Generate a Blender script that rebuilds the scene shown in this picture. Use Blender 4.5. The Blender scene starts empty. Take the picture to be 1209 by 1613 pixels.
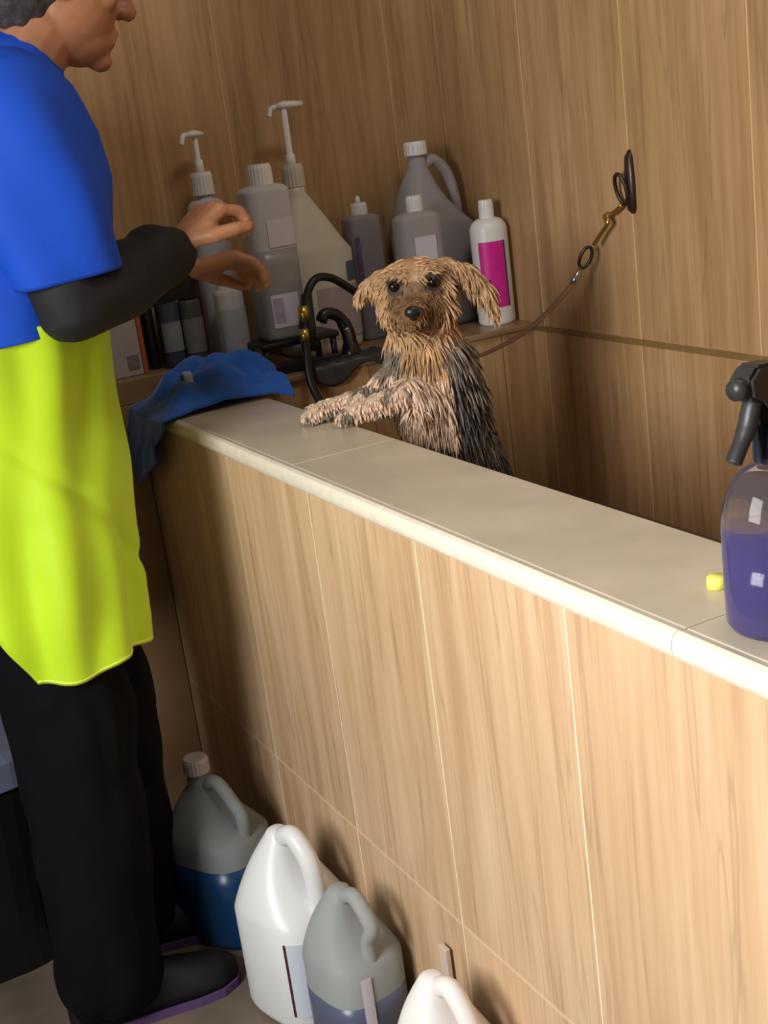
import bpy, bmesh, math, random
from mathutils import Vector, Matrix, noise
PI = math.pi
random.seed(7)
SC = bpy.context.scene
COL = SC.collection

# ------------------------------------------------------------ camera, light, exposure
cam_d = bpy.data.cameras.new('camera')
cam = bpy.data.objects.new('camera', cam_d)
COL.objects.link(cam)
SC.camera = cam
cam_d.sensor_fit = 'HORIZONTAL'
cam_d.sensor_width = 36.0
cam_d.lens = 2080.0 / 1209.0 * 36.0
cam_d.clip_start = 0.02
_r = Vector((0.87409289, -0.46897716, -0.12657821))
_d = Vector((-0.2448244, -0.20026482, -0.94865959))
_f = Vector((0.41955052, 0.86020604, -0.28986711))
m = Matrix(((_r.x, -_d.x, -_f.x, 0), (_r.y, -_d.y, -_f.y, 0), (_r.z, -_d.z, -_f.z, 1.30), (0, 0, 0, 1)))
cam.matrix_world = m

w = bpy.data.worlds.new('world')
SC.world = w
w.use_nodes = True
bg = w.node_tree.nodes['Background']
bg.inputs[0].default_value = (0.95, 0.97, 1.0, 1)
bg.inputs[1].default_value = 0.065

def area(name, loc, target, sx, sy, power, color):
    l = bpy.data.lights.new(name, 'AREA')
    l.shape = 'RECTANGLE'; l.size = sx; l.size_y = sy; l.energy = power; l.color = color
    o = bpy.data.objects.new(name, l); COL.objects.link(o)
    o.location = loc
    o.rotation_euler = (Vector(target) - Vector(loc)).to_track_quat('-Z', 'Y').to_euler()
    return o
area('added_key_light', (-0.92, 0.74, 1.46), (0.67, 0.66, 0.98), 0.8, 0.9, 38, (1.0, 0.975, 0.955))  # unseen key lamp added in mid-room, placed for the falloff along the low wall
bpy.data.lights['added_key_light'].spread = math.radians(140)
area('ceiling_light', (1.02, 0.9, 2.80), (1.05, 1.6, 0.6), 0.6, 0.3, 8, (1.0, 0.96, 0.90))
SC.view_settings.view_transform = 'Standard'
SC.view_settings.look = 'None'
SC.view_settings.gamma = 1.0
SC.view_settings.use_curve_mapping = False
SC.view_settings.exposure = 0.0

# ------------------------------------------------------------ materials
def s2l(c):
    return tuple((x / 12.92 if x <= 0.04045 else ((x + 0.055) / 1.055) ** 2.4) for x in [v / 255.0 for v in c])

def mat(name, rgb, rough=0.5, metal=0.0, trans=0.0, alpha=1.0, ior=1.45, var=0.0, vscale=30, spec=0.5, bump=0.0, sheen=0.0, coat=0.0):
    """procedural principled material; colour slightly varied by noise"""
    mt = bpy.data.materials.new(name); mt.use_nodes = True
    nt = mt.node_tree; b = nt.nodes['Principled BSDF']
    c = s2l(rgb)
    b.inputs['Base Color'].default_value = (*c, 1)
    b.inputs['Roughness'].default_value = rough
    b.inputs['Metallic'].default_value = metal
    b.inputs['Transmission Weight'].default_value = trans
    b.inputs['Alpha'].default_value = alpha
    b.inputs['IOR'].default_value = ior
    b.inputs['Specular IOR Level'].default_value = spec
    b.inputs['Sheen Weight'].default_value = sheen
    b.inputs['Coat Weight'].default_value = coat
    if var > 0 or bump > 0:
        tc = nt.nodes.new('ShaderNodeTexCoord')
        n = nt.nodes.new('ShaderNodeTexNoise'); n.inputs['Scale'].default_value = vscale; n.inputs['Detail'].default_value = 5
        nt.links.new(tc.outputs['Object'], n.inputs['Vector'])
        if var > 0:
            r = nt.nodes.new('ShaderNodeValToRGB')
            r.color_ramp.elements[0].position = 0.3; r.color_ramp.elements[1].position = 0.7
            r.color_ramp.elements[0].color = tuple(x * (1 - var) for x in c) + (1,)
            r.color_ramp.elements[1].color = tuple(min(1, x * (1 + var)) for x in c) + (1,)
            nt.links.new(n.outputs['Fac'], r.inputs['Fac']); nt.links.new(r.outputs['Color'], b.inputs['Base Color'])
        if bump > 0:
            bp = nt.nodes.new('ShaderNodeBump'); bp.inputs['Strength'].default_value = bump; bp.inputs['Distance'].default_value = 0.004
            nt.links.new(n.outputs['Fac'], bp.inputs['Height']); nt.links.new(bp.outputs['Normal'], b.inputs['Normal'])
    return mt

def wood_tile(name, axis, u0, w, v0, h, dark, mid, light, grout=(226, 196, 150), band=None, streak=1.0, rough=0.38, gw=0.0022):
    """wood look porcelain tiles: upright grain, thin pale joints; axis = the wall's horizontal axis"""
    mt = bpy.data.materials.new(name); mt.use_nodes = True
    nt = mt.node_tree; N = nt.nodes; L = nt.links
    b = N['Principled BSDF']; b.inputs['Roughness'].default_value = rough
    tc = N.new('ShaderNodeTexCoord'); sp = N.new('ShaderNodeSeparateXYZ'); L.new(tc.outputs['Object'], sp.inputs[0])
    def mth(op, a, bb=None, c=None):
        n = N.new('ShaderNodeMath'); n.operation = op
        for i, v in enumerate((a, bb, c)):
            if v is None: continue
            if isinstance(v, (int, float)): n.inputs[i].default_value = v
            else: L.new(v, n.inputs[i])
        return n.outputs[0]
    u = sp.outputs[axis]; v = sp.outputs[2]
    us = mth('DIVIDE', mth('SUBTRACT', u, u0), w); vs = mth('DIVIDE', mth('SUBTRACT', v, v0), h)
    cu = mth('FLOOR', us); cv = mth('FLOOR', vs); fu = mth('FRACT', us); fv = mth('FRACT', vs)
    cell = mth('ADD', mth('MULTIPLY', cu, 7.31), mth('MULTIPLY', cv, 13.77))
    def grain(su, sv, det, dist, off=0.0):
        cx = N.new('ShaderNodeCombineXYZ')
        L.new(mth('MULTIPLY', u, su), cx.inputs[0]); L.new(mth('MULTIPLY', v, sv), cx.inputs[1]); L.new(mth('ADD', cell, off), cx.inputs[2])
        n = N.new('ShaderNodeTexNoise'); n.inputs['Scale'].default_value = 1.0; n.inputs['Detail'].default_value = det
        n.inputs['Roughness'].default_value = 0.55; n.inputs['Distortion'].default_value = dist
        L.new(cx.outputs[0], n.inputs['Vector']); return n.outputs['Fac']
    g1 = grain(22, 1.7, 3, 0.4); g2 = grain(75, 3.0, 4, 0.5, 3.3); g3 = grain(34, 1.3, 2, 0.25, 9.1)
    mixv = mth('ADD', mth('MULTIPLY', g1, 0.62), mth('MULTIPLY', g2, 0.38))
    r = N.new('ShaderNodeValToRGB'); cr = r.color_ramp
    cr.elements[0].position = 0.27; cr.elements[0].color = (*s2l(dark), 1)
    cr.elements[1].position = 0.72; cr.elements[1].color = (*s2l(light), 1)
    e = cr.elements.new(0.5); e.color = (*s2l(mid), 1)
    L.new(mixv, r.inputs['Fac'])
    # fine dark veins where g3 crosses its middle value
    vein = mth('SUBTRACT', 1.0, mth('MULTIPLY', mth('ABSOLUTE', mth('SUBTRACT', g3, 0.56)), 38)); vein = mth('MAXIMUM', vein, 0.0)
    veinm = mth('MULTIPLY', vein, 0.26 * streak)
    mx = N.new('ShaderNodeMix'); mx.data_type = 'RGBA'; L.new(veinm, mx.inputs[0]); L.new(r.outputs['Color'], mx.inputs[6])
    mx.inputs[7].default_value = (*s2l(tuple(c * 0.62 for c in dark)), 1)
    # joints
    ju = mth('GREATER_THAN', mth('ABSOLUTE', mth('SUBTRACT', fu, 0.5)), 0.5 - gw / 2 / w)
    m2 = N.new('ShaderNodeMix'); m2.data_type = 'RGBA'; L.new(ju, m2.inputs[0]); L.new(mx.outputs[2], m2.inputs[6]); m2.inputs[7].default_value = (*s2l(grout), 1)
    if band is None:
        jv = mth('GREATER_THAN', mth('ABSOLUTE', mth('SUBTRACT', fv, 0.5)), 0.5 - 0.0055 / 2 / h)
        jc = tuple((a * 2 + b2) / 3 for a, b2 in zip(light, grout)); 
        jf = mth('MULTIPLY', jv, 0.55)
    else:
        jv = mth('LESS_THAN', mth('ABSOLUTE', mth('SUBTRACT', v, band[0])), band[1]); jc = band[2]; jf = mth('MULTIPLY', jv, 0.8)
    m3 = N.new('ShaderNodeMix'); m3.data_type = 'RGBA'; L.new(jf, m3.inputs[0]); L.new(m2.outputs[2], m3.inputs[6]); m3.inputs[7].default_value = (*s2l(jc), 1)
    L.new(m3.outputs[2], b.inputs['Base Color'])
    bp = N.new('ShaderNodeBump'); bp.inputs['Strength'].default_value = 0.12; bp.inputs['Distance'].default_value = 0.002
    L.new(mixv, bp.inputs['Height']); L.new(bp.outputs['Normal'], b.inputs['Normal'])
    return mt

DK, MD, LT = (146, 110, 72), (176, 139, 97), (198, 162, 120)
M = {}
M['tile_front_lit'] = wood_tile('wood_tile_front_lit', 1, 1.009, 0.300, 0.290, 0.62, (174, 136, 100), (202, 169, 132), (219, 190, 156), grout=(245, 226, 190))  # same tile as the other walls, lightened: stronger light put into its colour
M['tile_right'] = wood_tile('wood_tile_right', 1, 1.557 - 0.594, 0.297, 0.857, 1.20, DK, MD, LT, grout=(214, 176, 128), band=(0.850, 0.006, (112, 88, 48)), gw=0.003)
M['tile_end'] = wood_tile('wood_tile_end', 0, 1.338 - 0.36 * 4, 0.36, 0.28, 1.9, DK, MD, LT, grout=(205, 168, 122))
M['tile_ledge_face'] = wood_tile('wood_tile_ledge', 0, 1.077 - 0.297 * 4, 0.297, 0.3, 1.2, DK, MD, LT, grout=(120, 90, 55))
M['stone'] = mat('cream_stone', (198, 187, 164), 0.32, var=0.10, vscale=9, bump=0.03)
M['stone_edge'] = mat('cream_stone_edge', (226, 218, 198), 0.22, var=0.06, vscale=60)
M['floor'] = mat('floor_tile', (118, 104, 90), 0.5, var=0.25, vscale=8, bump=0.1)
M['plaster'] = mat('plaster', (120, 112, 104), 0.8, var=0.08, vscale=5)
M['white'] = mat('white_plastic', (232, 230, 226), 0.35)
M['white_warm'] = mat('cream_plastic', (206, 202, 184), 0.4, var=0.04, vscale=20)
M['cloudy'] = mat('cloudy_plastic', (214, 212, 216), 0.38, trans=0.18, ior=1.12)
M['cloudy_grey'] = mat('cloudy_grey_plastic', (182, 176, 178), 0.35, trans=0.22, ior=1.12)
M['cloudy_lilac'] = mat('cloudy_lilac_plastic', (156, 148, 152), 0.35, trans=0.15, ior=1.12)
M['liquid_grey'] = mat('grey_liquid', (150, 150, 152), 0.3, var=0.05)
M['liquid_blue'] = mat('blue_liquid', (24, 60, 100), 0.3)
M['liquid_slate'] = mat('slate_liquid', (88, 94, 116), 0.3)
M['label_white'] = mat('white_label', (214, 210, 222), 0.45)
M['label_lilac'] = mat('lilac_print', (176, 160, 190), 0.5, var=0.12, vscale=90)
M['label_pink'] = mat('magenta_label', (214, 40, 146), 0.4, var=0.12, vscale=60)
M['label_navy'] = mat('navy_print', (30, 34, 84), 0.45)
M['label_blue'] = mat('slate_blue_label', (84, 100, 122), 0.5)
M['label_purple'] = mat('purple_print', (106, 88, 122), 0.5, var=0.2, vscale=120)
M['black_plastic'] = mat('black_plastic', (24, 24, 27), 0.35)
M['dark_plastic'] = mat('dark_grey_plastic', (52, 52, 56), 0.4)
M['rubber'] = mat('black_rubber', (27, 28, 31), 0.42)
M['brass'] = mat('brass', (190, 160, 84), 0.28, metal=0.9)
M['steel'] = mat('steel', (176, 172, 164), 0.25, metal=0.95)
M['dark_steel'] = mat('tarnished_steel', (72, 60, 54), 0.4, metal=0.7)
M['orange'] = mat('rust_orange_card', (170, 84, 52), 0.6)
M['card'] = mat('pale_card', (176, 164, 166), 0.6, var=0.05)
M['blue_bottle'] = mat('slate_blue_plastic', (62, 74, 92), 0.3)
M['olive'] = mat('olive_plastic', (86, 84, 76), 0.4)
M['skin'] = mat('skin', (172, 118, 84), 0.5, var=0.08, vscale=25, bump=0.08)
M['lip'] = mat('lip', (150, 84, 74), 0.5)
M['hair_grey'] = mat('dark_grey_hair', (60, 56, 56), 0.6, var=0.3, vscale=120, bump=0.5)
M['blue_cloth'] = mat('royal_blue_cloth', (4, 72, 190), 0.75, var=0.06, vscale=12, bump=0.25)
M['black_cloth'] = mat('black_cloth', (20, 18, 22), 0.75, bump=0.2, vscale=60)
M['trouser'] = mat('charcoal_trouser', (17, 17, 20), 1.0, var=0.15, vscale=14, bump=0.3, spec=0.1)
M['lime'] = mat('lime_apron_cloth', (190, 228, 30), 0.6, var=0.05, vscale=7, bump=0.12, sheen=0.1)
M['lime_trim'] = mat('lime_apron_seam', (222, 250, 80), 0.5)
M['shoe'] = mat('black_shoe', (12, 11, 14), 0.6)
M['purple_sole'] = mat('lilac_sole', (92, 70, 112), 0.5)
M['towel'] = mat('blue_towel', (30, 96, 196), 0.85, var=0.14, vscale=40, bump=0.6, sheen=0.3)
M['towel_hem'] = mat('pale_towel_hem', (170, 186, 206), 0.8)
M['leather'] = mat('brown_strap', (126, 94, 72), 0.6)
M['clear'] = mat('clear_plastic', (238, 234, 244), 0.05, trans=0.96, ior=1.25, spec=0.7)
M['violet_liquid'] = mat('violet_liquid', (56, 44, 118), 0.08, trans=0.12, ior=1.33)
M['tube_violet'] = mat('dip_tube', (110, 104, 200), 0.3)
M['sprayer'] = mat('charcoal_sprayer', (48, 47, 46), 0.4)
M['navy_collar'] = mat('navy_collar', (26, 32, 56), 0.4)
M['yellow'] = mat('pale_yellow_plastic', (232, 230, 110), 0.5)
M['crate'] = mat('grey_blue_crate', (104, 112, 134), 0.5)
M['eye'] = mat('dog_eye', (24, 16, 12), 0.15)
M['nose'] = mat('dog_nose', (34, 30, 30), 0.35)
M['steel_drain'] = M['steel']

# ------------------------------------------------------------ helpers
def link(name, me, mt=None, parent=None, smooth=False):
    o = bpy.data.objects.new(name, me); COL.objects.link(o)
    if mt: me.materials.append(mt)
    if parent: o.parent = parent
    if smooth:
        for p in me.polygons: p.use_smooth = True
    return o

def obj(name, bm, mt=None, parent=None, smooth=False):
    bmesh.ops.recalc_face_normals(bm, faces=bm.faces)
    me = bpy.data.meshes.new(name); bm.to_mesh(me); bm.free()
    return link(name, me, mt, parent, smooth)

def tag(o, label, cat, group=None):
    o['label'] = label; o['category'] = cat
    if group: o['group'] = group
    return o

def thing(name, label, cat, loc=(0, 0, 0), rot=(0, 0, 0), group=None):
    o = bpy.data.objects.new(name, None); COL.objects.link(o); o.empty_display_size = 0.05
    o.location = loc; o.rotation_euler = rot
    return tag(o, label, cat, group)

def struct(o):
    o['kind'] = 'structure'; return o

def add_box(bm, x0, x1, y0, y1, z0, z1, bev=0.0, seg=2):
    vs = [bm.verts.new(p) for p in ((x0, y0, z0), (x1, y0, z0), (x1, y1, z0), (x0, y1, z0), (x0, y0, z1), (x1, y0, z1), (x1, y1, z1), (x0, y1, z1))]
    fs = [bm.faces.new([vs[i] for i in f]) for f in ((0, 3, 2, 1), (4, 5, 6, 7), (0, 1, 5, 4), (1, 2, 6, 5), (2, 3, 7, 6), (3, 0, 4, 7))]
    if bev > 0:
        ed = list({e for f in fs for e in f.edges})
        bmesh.ops.bevel(bm, geom=ed, offset=bev, segments=seg, affect='EDGES', profile=0.5)
    return bm

def box(x0, x1, y0, y1, z0, z1, bev=0.0, seg=2):
    return add_box(bmesh.new(), x0, x1, y0, y1, z0, z1, bev, seg)

def sup(a, p):
    c, s = math.cos(a), math.sin(a)
    e = 2.0 / p
    return (math.copysign(abs(c) ** e, c), math.copysign(abs(s) ** e, s))

def loft(rings, n=32, cap=True, a0=None, a1=None, bm=None):
    """rings: (cx, cy, z, rx, ry, power); superellipse sections stacked along Z"""
    bm = bm or bmesh.new(); rows = []
    full = a0 is None
    for (cx, cy, z, rx, ry, p) in rings:
        row = []
        cnt = n if full else n + 1
        for i in range(cnt):
            a = 2 * PI * i / n if full else a0 + (a1 - a0) * i / n
            sx, sy = sup(a, p); row.append(bm.verts.new((cx + rx * sx, cy + ry * sy, z)))
        rows.append(row)
    for r0, r1 in zip(rows, rows[1:]):
        m_ = len(r0); rng = range(m_) if full else range(m_ - 1)
        for i in rng:
            j = (i + 1) % m_
            bm.faces.new((r0[i], r0[j], r1[j], r1[i]))
    if cap and full:
        bm.faces.new(list(reversed(rows[0]))); bm.faces.new(rows[-1])
    return bm

def patch(rings, a0, a1, n=16, off=0.0008, thick=0.0006):
    """a label: a thin curved sheet lying on the same rings"""
    bm = bmesh.new(); rows = []
    for o_ in (off, off + thick):
        rows.append([[bm.verts.new((cx + (rx + o_) * sup(a0 + (a1 - a0) * i / n, p)[0], cy + (ry + o_) * sup(a0 + (a1 - a0) * i / n, p)[1], z)) for i in range(n + 1)] for (cx, cy, z, rx, ry, p) in rings])
    A, B = rows
    for R_ in (A, B):
        for r0, r1 in zip(R_, R_[1:]):
            for i in range(n): bm.faces.new((r0[i], r0[i + 1], r1[i + 1], r1[i]))
    for k in (0, -1):
        for i in range(n): bm.faces.new((A[k][i], A[k][i + 1], B[k][i + 1], B[k][i]))
        
    for i in (0, n):
        for r in range(len(A) - 1): bm.faces.new((A[r][i], A[r + 1][i], B[r + 1][i], B[r][i]))
    return bm

def frame(d):
    d = d.normalized(); up = Vector((0, 0, 1)) if abs(d.z) < 0.9 else Vector((1, 0, 0))
    a = d.cross(up).normalized(); b = d.cross(a).normalized(); return a, b

def tube(pts, r, n=10, bm=None, flat=1.0, closed=False):
    """tube along points; r a number or a list; ends capped"""
    bm = bm or bmesh.new(); P = [Vector(p) for p in pts]; rs = r if isinstance(r, (list, tuple)) else [r] * len(P)
    rows = []; pa = None
    for i, p in enumerate(P):
        if closed: d = P[(i + 1) % len(P)] - P[i - 1]
        else: d = P[min(i + 1, len(P) - 1)] - P[max(i - 1, 0)]
        d = d.normalized()
        if pa is None: a, b = frame(d)
        else:
            a = (pa - d * pa.dot(d)).normalized(); b = d.cross(a).normalized()
        pa = a
        rows.append([bm.verts.new(p + (a * math.cos(2 * PI * k / n) + b * math.sin(2 * PI * k / n) * flat) * rs[i]) for k in range(n)])
    pairs = list(zip(rows, rows[1:])) + ([(rows[-1], rows[0])] if closed else [])
    for r0, r1 in pairs:
        for k in range(n): bm.faces.new((r0[k], r0[(k + 1) % n], r1[(k + 1) % n], r1[k]))
    if not closed:
        bm.faces.new(list(reversed(rows[0]))); bm.faces.new(rows[-1])
    return bm

def curve_pts(ctrl, k=8):
    """Catmull-Rom through control points"""
    C_ = [Vector(c) for c in ctrl]; out = []
    for i in range(len(C_) - 1):
        p0, p1, p2, p3 = C_[max(i - 1, 0)], C_[i], C_[i + 1], C_[min(i + 2, len(C_) - 1)]
        for j in range(k):
            t = j / k
            out.append(0.5 * ((2 * p1) + (-p0 + p2) * t + (2 * p0 - 5 * p1 + 4 * p2 - p3) * t * t + (-p0 + 3 * p1 - 3 * p2 + p3) * t ** 3))
    out.append(C_[-1]); return out

def add_ball(bm, c, r, sx=1, sy=1, sz=1, rot=None, sub=2):
    g = bmesh.ops.create_icosphere(bm, subdivisions=sub, radius=1.0)
    mtx = Matrix.Translation(Vector(c)) @ ((rot or Matrix.Identity(3)).to_4x4()) @ Matrix.Diagonal((r * sx, r * sy, r * sz, 1))
    bmesh.ops.transform(bm, matrix=mtx, verts=g['verts'])

def add_cap(bm, p, q, r0, r1, n=14):
    """tapered capsule"""
    p = Vector(p); q = Vector(q)
    tube([p, q], [r0, r1], n, bm); add_ball(bm, p, r0); add_ball(bm, q, r1)

def remesh(bm, voxel, smooth_it=4, name='m'):
    """fuse overlapping closed shapes into one continuous skin"""
    me = bpy.data.meshes.new('tmp'); bmesh.ops.recalc_face_normals(bm, faces=bm.faces); bm.to_mesh(me); bm.free()
    o = bpy.data.objects.new('tmp', me); COL.objects.link(o)
    r = o.modifiers.new('r', 'REMESH'); r.mode = 'VOXEL'; r.voxel_size = voxel
    if smooth_it:
        s = o.modifiers.new('s', 'SMOOTH'); s.factor = 0.5; s.iterations = smooth_it
    dg = bpy.context.evaluated_depsgraph_get(); dg.update()
    out = bpy.data.meshes.new_from_object(o.evaluated_get(dg)); out.name = name
    bpy.data.objects.remove(o); bpy.data.meshes.remove(me)
    for p in out.polygons: p.use_smooth = True
    return out

def displace(me, amp, scale, seed=0.0, mask=None):
    for v in me.vertices:
        k = mask(v.co) if mask else 1.0
        if k <= 0: continue
        f = noise.noise(Vector((v.co.x * scale[0] + seed, v.co.y * scale[1], v.co.z * scale[2])))
        v.co += v.normal * f * amp * k

def cut_mesh(me, co, no):
    """trim a mesh with a plane (keeps the side the normal points away from) and closes it"""
    bm = bmesh.new(); bm.from_mesh(me)
    r = bmesh.ops.bisect_plane(bm, geom=bm.verts[:] + bm.edges[:] + bm.faces[:], plane_co=co, plane_no=no, clear_outer=True)
    ed = [e for e in r['geom_cut'] if isinstance(e, bmesh.types.BMEdge)]
    try: bmesh.ops.holes_fill(bm, edges=ed)
    except Exception: pass
    bm.to_mesh(me); bm.free(); return me

# ------------------------------------------------------------ the setting
struct(obj('floor', box(-1.8, 1.8, -1.4, 2.6, -0.10, 0.0), M['floor']))
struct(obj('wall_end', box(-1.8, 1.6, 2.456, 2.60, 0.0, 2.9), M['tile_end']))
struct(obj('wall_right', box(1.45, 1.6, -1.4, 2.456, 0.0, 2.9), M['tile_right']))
struct(obj('wall_left', box(-1.8, -1.70, 0.9, 2.456, 0.0, 2.9), M['plaster']))  # unseen wall, added to keep ambient light off the lower left
# bath: low wall, inner ledge, raised floor
struct(obj('wall_bath_front', box(0.672, 0.838, -0.4, 2.456, 0.0, 0.816), M['tile_front_lit']))
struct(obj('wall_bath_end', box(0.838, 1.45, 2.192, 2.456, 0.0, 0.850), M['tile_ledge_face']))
bm = box(0.838, 1.45, 2.182, 2.456, 0.850, 0.862, 0.003)
struct(obj('trim_1', bm, mat('brown_ledge_tile', (150, 120, 86), 0.35, var=0.1, vscale=14)))
struct(obj('floor_bath', box(0.838, 1.45, -0.4, 2.192, 0.40, 0.52), mat('bath_floor', (112, 92, 70), 0.4, var=0.1)))
struct(obj('trim_2', box(0.59, 0.8365, 2.338, 2.456, 0.8436, 0.889, 0.002), bpy.data.materials['brown_ledge_tile']))
struct(obj('trim_3', box(0.59, 0.6705, 2.338, 2.456, 0.0, 0.8434, 0.002), bpy.data.materials['brown_ledge_tile']))
# cream stone coping in three lengths with narrow joints
slab = bpy.data.objects.new('bath_ledge', None); COL.objects.link(slab)
tag(slab, 'long cream stone coping with a pale rounded edge on the low tiled wall', 'ledge')
js = [-0.4, 0.836, 1.664, 2.455]
for a, b_ in zip(js, js[1:]):
    e = 0.0003
    obj('coping_slab', box(0.6785, 0.846, a + e, b_ - e, 0.817, 0.843, 0.002), M['stone'], slab)
    bm = bmesh.new()   # bullnose edge
    prof = [(0.6780, 0.8425), (0.6715, 0.8435), (0.6665, 0.8415), (0.6645, 0.8390), (0.6635, 0.8365), (0.6628, 0.832), (0.6628, 0.827), (0.6636, 0.8225), (0.6658, 0.8188), (0.6690, 0.8168), (0.6780, 0.8165)]
    r0 = [bm.verts.new((x, a + e, z)) for x, z in prof]; r1 = [bm.verts.new((x, b_ - e, z)) for x, z in prof]
    for i in range(len(prof)): j = (i + 1) % len(prof); bm.faces.new((r0[i], r0[j], r1[j], r1[i]))
    bm.faces.new(r0); bm.faces.new(r1)
    obj('rounded_edge', bm, M['stone_edge'], slab)

# ------------------------------------------------------------ bottles
def cap_screw(parent, x, y, z, r, h, mt, name='cap'):
    bm = bmesh.new(); n = 40; rows = []
    for zz, k in ((0, 1), (h * 0.8, 0.98), (h, 0.88)):
        rows.append([bm.verts.new((x + math.cos(2 * PI * i / n) * r * k * (1.0 if i % 2 else 0.96), y + math.sin(2 * PI * i / n) * r * k * (1.0 if i % 2 else 0.96), z + zz)) for i in range(n)])
    for a, b in zip(rows, rows[1:]):
        for i in range(n): bm.faces.new((a[i], a[(i + 1) % n], b[(i + 1) % n], b[i]))
    bm.faces.new(rows[-1]); bm.faces.new(rows[0])
    return obj(name, bm, mt, parent)

def ring_body(w, d, h, hs, hn, rn, p=3.2, base=0.006):
    """bottle sections: straight to hs, shoulder to hn (neck radius rn), then neck to h"""
    R = [(0, 0, 0, w * 0.90, d * 0.90, p), (0, 0, base * 0.4, w * 0.97, d * 0.97, p), (0, 0, base, w, d, p), (0, 0, hs * 0.5, w, d, p), (0, 0, hs, w, d, p)]
    for k in range(1, 9):
        t = k / 8; c = math.cos(t * PI / 2); q = 1 - c
        s = math.sin(t * PI / 2)
        R.append((0, 0, hs + (hn - hs) * s, rn + (w - rn) * c, rn + (d - rn) * c, 2 + (p - 2) * c))
    R.append((0, 0, h, rn, rn, 2))
    return R

def bottle(name, label, loc, w, d, h, hs, hn, rn, body_mat, cap_mat, capr, caph, p=3.2, rotz=0.0, liquid=None, level=0.5, flip=False, group=None, tilt=(0, 0)):
    t = thing(name, label, 'bottle', loc, (tilt[0], tilt[1], rotz), group)
    R = ring_body(w, d, h, hs, hn, rn, p)
    obj('body', loft(R), body_mat, t, True)
    if liquid:
        L_ = [(0, 0, z, rx - 0.0012 if False else rx + 0.0003, ry + 0.0003, pp) for (_, _, z, rx, ry, pp) in R if z < level * h]
        last = [r for r in R if r[2] >= level * h][0]
        L_.append((0, 0, level * h, last[3] + 0.0003, last[4] + 0.0003, last[5]))
        L_ = [(a, b, max(c, 0.0005), d_, e, f) for a, b, c, d_, e, f in L_]
        obj('liquid', loft(L_), liquid, t, True)
    c = cap_screw(t, 0, 0, h - caph * 0.35, capr, caph, cap_mat)
    if flip:
        obj('spout', loft([(0.0, 0, h + caph * 0.6, capr * 0.35, capr * 0.35, 2), (0.0, 0, h + caph * 0.95, capr * 0.3, capr * 0.3, 2), (0.0, 0, h + caph * 1.15, capr * 0.1, capr * 0.1, 2)], 14), cap_mat, t, True)
    return t, R

def pump_head(t, z, colr, colh, stem_h, spout_len, direction, mt):
    x = y = 0
    c = cap_screw(t, 0, 0, z, colr, colh, mt, 'collar')
    obj('pump_stem', tube([(0, 0, z + colh * 0.9), (0, 0, z + colh + stem_h * 0.35), (0, 0, z + colh + stem_h * 0.36), (0, 0, z + colh + stem_h)], [colr * 0.42, colr * 0.38, 0.0048, 0.0048], 14), mt, t, True)
    top = z + colh + stem_h
    dx, dy = math.cos(direction), math.sin(direction)
    bm = bmesh.new()
    tube([(-dx * 0.016, -dy * 0.016, top + 0.005), (dx * 0.002, dy * 0.002, top + 0.007), (dx * 0.02, dy * 0.02, top + 0.006)], [0.0085, 0.0115, 0.0085], 14, bm, 0.6)
    obj('pump_head', bm, mt, t, True)
    obj('nozzle', tube(curve_pts([(dx * 0.015, dy * 0.015, top + 0.006), (dx * spout_len * 0.8, dy * spout_len * 0.8, top + 0.005), (dx * spout_len, dy * spout_len, top - 0.010)], 5), 0.0048, 10), mt, t, True)

def zr(R, z0, z1, k=5):
    """rings of R resampled between two heights"""
    out = []
    for i in range(k + 1):
        z = z0 + (z1 - z0) * i / k
        for a, b in zip(R, R[1:]):
            if a[2] <= z <= b[2] and b[2] > a[2]:
                f = (z - a[2]) / (b[2] - a[2]); out.append((0, 0, z) + tuple(a[q] + (b[q] - a[q]) * f for q in (3, 4, 5))); break
    return out
A = math.radians
ZL = 0.862
# tray / rack of black plastic carrying the big bottle
t = thing('soap_rack', 'low black rack under the big clear bottle on the end ledge', 'rack', (0.995, 2.27, ZL))
obj('shelf_plate', box(-0.115, 0.042, -0.058, 0.034, 0.048, 0.060, 0.004), M['black_plastic'], t)
for sx in (-0.105, 0.032):
    for sy in (-0.047, 0.024):
        obj('leg', tube([(sx, sy, 0), (sx, sy, 0.052)], 0.006, 10), M['black_plastic'], t, True)
obj('front_rail', box(-0.115, 0.042, -0.060, -0.054, 0.000, 0.018, 0.002), M['black_plastic'], t)
# big clear bottle with white cap
t, R = bottle('shampoo_bottle', 'large cloudy square-shouldered bottle with round white cap, half full of grey liquid', (0.946, 2.2605, ZL + 0.0605), 0.0435, 0.037, 0.288, 0.262, 0.276, 0.018, M['cloudy'], M['white'], 0.0225, 0.036, p=3.6, liquid=M['liquid_grey'], level=0.56)
obj('label', patch(zr(R, 0.022, 0.082), A(-118), A(-72)), M['label_white'], t)
obj('print', patch(zr(R, 0.032, 0.076), A(-112), A(-92), off=0.0018), M['label_lilac'], t)
obj('upper_label', patch(zr(R, 0.166, 0.215), A(-100), A(-32)), M['label_white'], t)
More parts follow.
